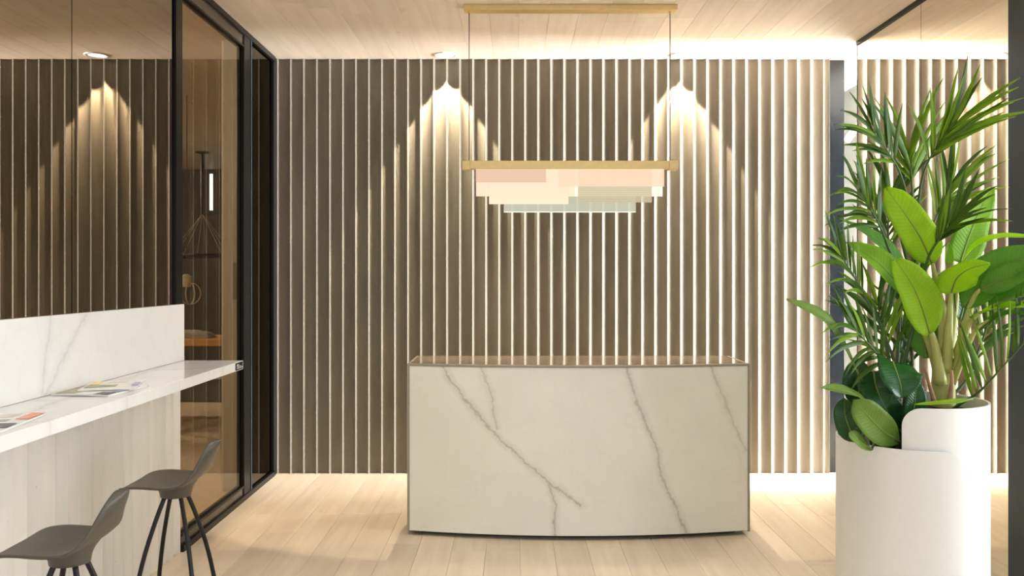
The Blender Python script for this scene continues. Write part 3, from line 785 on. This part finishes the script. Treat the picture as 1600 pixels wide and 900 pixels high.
BANANA = [0.16, 0.62, 0.86, 0.97, 1.0, 0.97, 0.90, 0.76, 0.52, 0.03]
LANCE = [0.10, 0.45, 0.75, 0.95, 1.0, 0.94, 0.78, 0.55, 0.28, 0.02]
def blade(name, ctrl, half, mat, parent, face=(0, -1, 0.25), fold=0.22, shape=BANANA, nu=20, nv=8, wave=0.02, midrib=True, left=1.0, right=1.0, name_rib='midrib'):
    """leaf blade from base to tip; ctrl = world points, half = half width, face = where the upper side looks"""
    sp = spline(ctrl, nu+1); face = Vector(face).normalized(); rows = []; uvs = []; rnd = random.Random(hash((round(sp[0].x, 3), round(sp[-1].z, 3))))
    ph = rnd.uniform(0, 6)
    spine = []
    for i, p in enumerate(sp):
        t = i/nu
        tan = (sp[min(i+1, nu)]-sp[max(i-1, 0)]).normalized()
        side = tan.cross(face).normalized(); nor = side.cross(tan).normalized()
        if nor.dot(face) < 0: nor = -nor
        wv = lerp_list(shape, t)*half; r_ = []
        for j in range(nv+1):
            v_ = 2*j/nv-1
            k = wv*(left if v_ < 0 else right)
            q = p + side*(v_*k*math.cos(fold)) + nor*(abs(v_)*k*math.sin(fold)) + nor*(wave*half*4*math.sin(t*9+ph+v_*1.3)*v_*v_)
            r_.append(q); uvs.append((t, j/nv))
        spine.append((p + nor*0.0005, wv)); rows.append(r_)
    mb = MB().grid(rows, 0.0008); mb.uv = uvs+uvs
    o = mb.build(name, mat, parent, True)
    if midrib:
        MB().tube([p for p, _ in spine], [max(0.0006, 0.0042*(1-i/nu)) for i in range(nu+1)], 6).build(name_rib, M['rib'], o, True)
    return o
def px(*pts): return [P(*p) for p in pts]

# banana plant
ban = empty('banana_plant', (1.735, 3.5, 1.0), 'banana plant with big lime green leaves in the white planter', 'plant')
B = Vector((1.735, 3.5, 0.99))
def stalk(ctrl, r0, r1, mat=None, name='leaf_stalk'):
    pts = spline(ctrl, 14); MB().tube(pts, [r0+(r1-r0)*i/13 for i in range(14)], 10).build(name, mat or M['stalk'], ban, True)
MB().tube(spline([B+Vector((0, 0, -0.02)), P(1474, 590, 3.5), P(1476, 545, 3.5), P(1478, 500, 3.5)], 12), [0.048, 0.047, 0.046, 0.045, 0.043, 0.041, 0.038, 0.034, 0.029, 0.024, 0.02, 0.012], 16).build('trunk', M['stalk'], ban, True)
stalk(px((1470,600,3.47),(1462,545,3.45),(1452,510,3.42)), 0.026, 0.008)
stalk(px((1474,590,3.49),(1474,500,3.47),(1464,450,3.44),(1457,411,3.42)), 0.026, 0.007)
stalk(px((1478,580,3.48),(1482,520,3.44),(1486,455,3.40)), 0.026, 0.008)
stalk(px((1484,590,3.5),(1500,540,3.48),(1520,470,3.42),(1532,452,3.38)), 0.024, 0.006)
stalk(px((1484,600,3.5),(1498,560,3.45),(1512,510,3.38),(1530,490,3.33)), 0.022, 0.006)
stalk(px((1488,600,3.48),(1510,545,3.40),(1525,515,3.36),(1545,500,3.32)), 0.014, 0.005)
stalk(px((1480,590,3.52),(1490,500,3.55),(1500,410,3.56)), 0.022, 0.007)
stalk(px((1468,600,3.5),(1452,540,3.5),(1430,490,3.48),(1415,468,3.46)), 0.016, 0.006)
stalk(px((1460,628,3.44),(1452,600,3.43),(1446,575,3.43)), 0.010, 0.004, M['husk'], 'dry_husk')
stalk(px((1484,628,3.44),(1487,600,3.43),(1487,578,3.43)), 0.012, 0.005, M['husk'], 'dry_husk')
blade('leaf', px((1457,413,3.42),(1440,375,3.40),(1418,340,3.38),(1384,293,3.40)), 0.070, M['lime'], ban, (-0.35,-1,0.1), 0.18, [0.12,0.72,0.92,1,1,0.97,0.93,0.86,0.68,0.12])
blade('leaf', px((1453,521,3.42),(1440,480,3.38),(1425,445,3.36),(1399,406,3.38)), 0.078, M['lime'], ban, (-0.1,-1,0.15), 0.3, [0.3,0.72,0.88,0.97,1,1,0.95,0.84,0.62,0.2])
blade('leaf', px((1418,470,3.46),(1395,435,3.42),(1365,405,3.40),(1321,378,3.42)), 0.062, M['mid'], ban, (0.25,-1,0.5), 0.35)
blade('leaf', px((1440,470,3.55),(1400,405,3.55),(1355,365,3.56),(1305,338,3.58)), 0.042, M['green'], ban, (0.2,-0.8,0.8), 0.3, LANCE)
blade('leaf', px((1500,411,3.56),(1512,375,3.56),(1528,335,3.56),(1549,294,3.58)), 0.078, M['mid'], ban, (0.2,-1,0.05), 0.12, [0.5,0.85,0.95,1,0.98,0.92,0.84,0.7,0.5,0.15])
blade('leaf', px((1486,458,3.40),(1495,435,3.34),(1515,420,3.27),(1547,412,3.22)), 0.070, M['lime'], ban, (-0.2,-1,-0.35), 0.2, [0.3,0.85,1,1,0.95,0.85,0.72,0.55,0.35,0.03])
blade('leaf', px((1480,413,3.45),(1481,400,3.45),(1482,380,3.45)), 0.022, M['mid'], ban, (0,-1,0), 0.7, [0.8,1,1,1,1,1,0.95,0.8,0.5,0.2], midrib=False, name_rib='midrib')
blade('leaf', px((1502,412,3.52),(1525,385,3.46),(1560,372,3.40),(1615,369,3.32)), 0.045, M['lime'], ban, (-0.2,-0.35,1), 0.3, LANCE)
blade('leaf', px((1505,480,3.45),(1535,445,3.40),(1575,412,3.34),(1630,388,3.28)), 0.085, M['green'], ban, (-0.25,-0.8,0.75), 0.25)
blade('leaf', px((1532,452,3.38),(1560,440,3.33),(1600,426,3.27),(1650,420,3.2)), 0.055, M['green'], ban, (0.1,-0.9,0.5), 0.3)
blade('leaf', px((1545,478,3.36),(1575,466,3.30),(1610,455,3.24),(1660,452,3.16)), 0.055, M['green'], ban, (0,-0.7,0.8), 0.3)
blade('leaf', px((1515,496,3.36),(1550,484,3.30),(1590,480,3.24),(1640,484,3.16)), 0.040, M['lime'], ban, (0,-0.35,1), 0.35, LANCE)
blade('leaf', px((1528,520,3.36),(1550,500,3.32),(1580,490,3.28),(1620,492,3.22)), 0.03, M['green'], ban, (0,-0.5,1), 0.3, LANCE)
blade('leaf', px((1448,560,3.52),(1442,520,3.55),(1440,480,3.56),(1445,440,3.56)), 0.07, M['green'], ban, (-0.6,-1,0), 0.2)
blade('leaf', px((1500,500,3.55),(1508,470,3.56),(1512,450,3.57),(1500,428,3.58)), 0.06, M['deep'], ban, (0.2,-1,0.3), 0.2)
blade('leaf', px((1520,623,3.30),(1490,628,3.27),(1460,630,3.25),(1428,632,3.24)), 0.018, M['lime'], ban, (0,-0.35,1), 0.2, LANCE)

# bird of paradise plant, low on the left
stz = empty('strelitzia_plant', (1.46, 3.45, 0.80), 'low broad-leaved plant with olive and deep green leaves, at the left of the planter', 'plant')
S0 = Vector((1.47, 3.45, 0.80))
def st_stalk(tip, r=0.007):
    mid = S0.lerp(tip, 0.55)+Vector((0, 0, 0.06)); MB().tube(spline([S0+Vector((random.uniform(-.04,.04), random.uniform(-.04,.04), -0.01)), mid, tip], 10), [r]*5+[r*0.7]*5, 8).build('leaf_stalk', M['palmstem'], stz, True)
def st_leaf(pts, half, mat, face, fold, shape=BANANA, **kw):
    q = px(*pts); st_stalk(q[0]); blade('leaf', q, half, mat, stz, face, fold, shape, **kw)
st_leaf(((1341,584,3.36),(1318,540,3.30),(1288,498,3.24),(1229,468,3.20)), 0.034, M['olive2'], (0.3,-0.7,0.7), 0.25, [0.05,0.4,0.7,0.9,1,1,0.98,0.95,0.8,0.2])
st_leaf(((1362,640,3.34),(1345,622,3.28),(1318,610,3.22),(1281,606,3.18)), 0.032, M['olive2'], (0.1,-0.6,0.9), 0.25)
st_leaf(((1405,690,3.33),(1378,672,3.28),(1352,645,3.25),(1334,624,3.24)), 0.062, M['olive2'], (-0.3,-1,0.3), 0.15)
st_leaf(((1362,702,3.30),(1346,692,3.27),(1334,682,3.25),(1326,676,3.25)), 0.03, M['olive2'], (-0.2,-0.8,0.7), 0.2)
st_leaf(((1340,690,3.38),(1328,670,3.38),(1320,645,3.38),(1320,622,3.40)), 0.048, M['deep'], (-0.5,-1,0), 0.2)
st_leaf(((1395,565,3.36),(1402,585,3.28),(1408,605,3.25),(1408,622,3.25)), 0.088, M['deep'], (0.1,-1,0.5), 0.25, [0.75,0.95,1,1,0.95,0.86,0.74,0.58,0.38,0.04])
st_leaf(((1365,580,3.40),(1368,600,3.36),(1375,620,3.33),(1385,640,3.32)), 0.07, M['deep'], (-0.4,-1,0.4), 0.2, [0.6,0.9,1,1,0.95,0.86,0.74,0.58,0.38,0.04])
st_leaf(((1348,640,3.46),(1342,610,3.46),(1340,585,3.46),(1345,560,3.48)), 0.06, M['deep'], (-0.4,-1,0.2), 0.2)
st_leaf(((1400,690,3.42),(1390,660,3.42),(1385,630,3.42),(1390,600,3.44)), 0.065, M['deep'], (0.2,-1,0.2), 0.2)
st_leaf(((1415,680,3.40),(1425,650,3.40),(1430,625,3.40),(1432,590,3.42)), 0.05, M['deep'], (0.2,-1,0.2), 0.2)

# palm
palm = empty('palm_plant', (1.58, 3.62, 0.80), 'tall dark green palm with feathery fronds rising behind the banana leaves', 'plant')
rndp = random.Random(11)
def frond(ctrl, start, n, lmin, lmax, mat, ang=38, face=(0, -1, 0.3), droop=0.25, width=0.012, sides=(-1, 1)):
    base = Vector((1.58+rndp.uniform(-.05, .05), 3.62+rndp.uniform(-.05, .05), 0.79))
    q = [base] + px(*ctrl); sp = spline(q, 40)
    root = MB().tube(sp, [0.0075*(1-i/39)+0.0016 for i in range(40)], 6).build('frond', M['palmstem'], palm, True)
    fc = Vector(face).normalized()
    for k in range(n):
        for s_ in sides:
            t = start+(1-start)*(k+0.5*(s_ > 0)*0.8)/max(1, n-0.4); t = min(t, 1)
            i = min(int(t*39), 38); p = sp[i].lerp(sp[i+1], t*39-i); tan = (sp[i+1]-sp[i]).normalized()
            side = tan.cross(fc).normalized()*s_
            u = (t-start)/(1-start); a = math.radians(ang*(1.0-0.6*u)+rndp.uniform(-9, 9))
            d = (tan*math.cos(a)+side*math.sin(a)+fc*rndp.uniform(-0.12, 0.25)).normalized()
            L = (lmin+(lmax-lmin)*math.sin(math.pi*min(1, 0.15+u*0.75)))*rndp.uniform(0.88, 1.1)
            L *= 1.18; bd = rndp.uniform(-0.02, 0.18); dr = droop*rndp.uniform(0.5, 1.2)
            pts = [p+d*L*x+side*(bd*L*x*x)+Vector((0, 0, -(dr+0.03)*L*x*x*x)) for x in (0, .25, .5, .75, 1)]
            mt = mat if rndp.random() < 0.8 else (M['palm'] if mat is M['palmlight'] else M['palmlight'])
            blade('leaflet', pts, width*rndp.uniform(0.72, 1.0), mt, root, fc+Vector((rndp.uniform(-.5,.5), 0, rndp.uniform(-.2,.3))), 0.35,
                  [0.25,0.7,0.95,1,1,0.92,0.78,0.58,0.33,0.03], 8, 2, 0.0, False)
G, Lt = M['palm'], M['palmlight']
frond(((1428,430,3.66),(1434,330,3.62),(1442,275,3.56),(1460,235,3.50),(1486,200,3.44)), 0.72, 9, 0.19, 0.29, Lt, 30, (0,-1,0.2), 0.06, 0.0125)
frond(((1424,430,3.70),(1420,330,3.70),(1408,275,3.66),(1388,238,3.60),(1362,202,3.54)), 0.70, 9, 0.15, 0.23, G, 32, (0,-1,0.2), 0.08, 0.0115)
frond(((1424,420,3.72),(1426,320,3.74),(1424,275,3.74),(1420,240,3.72)), 0.70, 7, 0.20, 0.30, Lt, 26, (0,-1,0.2), 0.05, 0.012)
frond(((1405,460,3.58),(1385,380,3.48),(1365,335,3.42),(1342,300,3.36)), 0.62, 10, 0.16, 0.23, G, 36, (0.2,-1,0.4), 0.22, 0.0105)
frond(((1385,540,3.52),(1355,470,3.42),(1330,425,3.35),(1308,390,3.30)), 0.55, 10, 0.12, 0.19, G, 30, (0.2,-1,0.3), 0.15, 0.0095)
frond(((1392,600,3.46),(1375,560,3.40),(1350,530,3.33),(1328,508,3.28)), 0.45, 9, 0.14, 0.20, G, 44, (0.2,-1,0.4), 0.20, 0.0105)
frond(((1488,640,3.46),(1530,612,3.38),(1565,575,3.32),(1605,530,3.26)), 0.42, 11, 0.16, 0.25, Lt, 58, (-0.2,-1,0.2), -0.10, 0.0095, (-1,))
frond(((1430,500,3.50),(1448,410,3.42),(1472,368,3.36),(1500,335,3.30)), 0.66, 6, 0.14, 0.20, G, 26, (-0.2,-0.8,0.6), 0.12, 0.0125)
frond(((1435,440,3.78),(1455,360,3.80),(1472,320,3.80),(1488,285,3.78)), 0.60, 10, 0.18, 0.26, Lt, 34, (0,-1,0.2), 0.10, 0.0105)
frond(((1408,500,3.72),(1390,400,3.78),(1388,340,3.80),(1392,300,3.80)), 0.50, 11, 0.17, 0.25, G, 34, (0,-1,0.2), 0.10, 0.011)
frond(((1400,590,3.55),(1385,530,3.55),(1376,500,3.55),(1370,470,3.55)), 0.35, 9, 0.14, 0.22, G, 40, (0,-1,0.2), 0.10, 0.011)
frond(((1425,590,3.60),(1422,520,3.62),(1420,470,3.62),(1422,420,3.62)), 0.30, 10, 0.16, 0.24, G, 38, (0,-1,0.2), 0.10, 0.011)
frond(((1505,600,3.62),(1528,550,3.62),(1542,510,3.60),(1552,475,3.58)), 0.40, 8, 0.14, 0.20, G, 38, (0,-1,0.2), 0.12, 0.010)

# ---------------------------------------------------------------- track spot in the passage
c = P(1329, 212, 7.5)
ts = empty('wall_spotlight', (2.995, 7.5, c.z+0.10), 'small white cylinder spotlight on the grey wall of the passage', 'spotlight')
ax = Vector((-0.62, -0.25, -0.75)).normalized(); cc = Vector((c.x, 7.5, c.z))
MB().tube([(2.999, 7.5, c.z+0.10), (2.98, 7.5, c.z+0.10)], 0.03, 16).build('base', M['trim'], ts)
MB().tube([(2.985, 7.5, c.z+0.10), cc-ax*0.02], 0.007, 8).build('arm', M['trim'], ts)
MB().tube([cc-ax*0.065, cc+ax*0.055], 0.032, 20).build('housing', M['trim'], ts, False)
MB().tube([cc+ax*0.0545, cc+ax*0.0565], 0.028, 20).build('lens', M['lampglow'], ts)
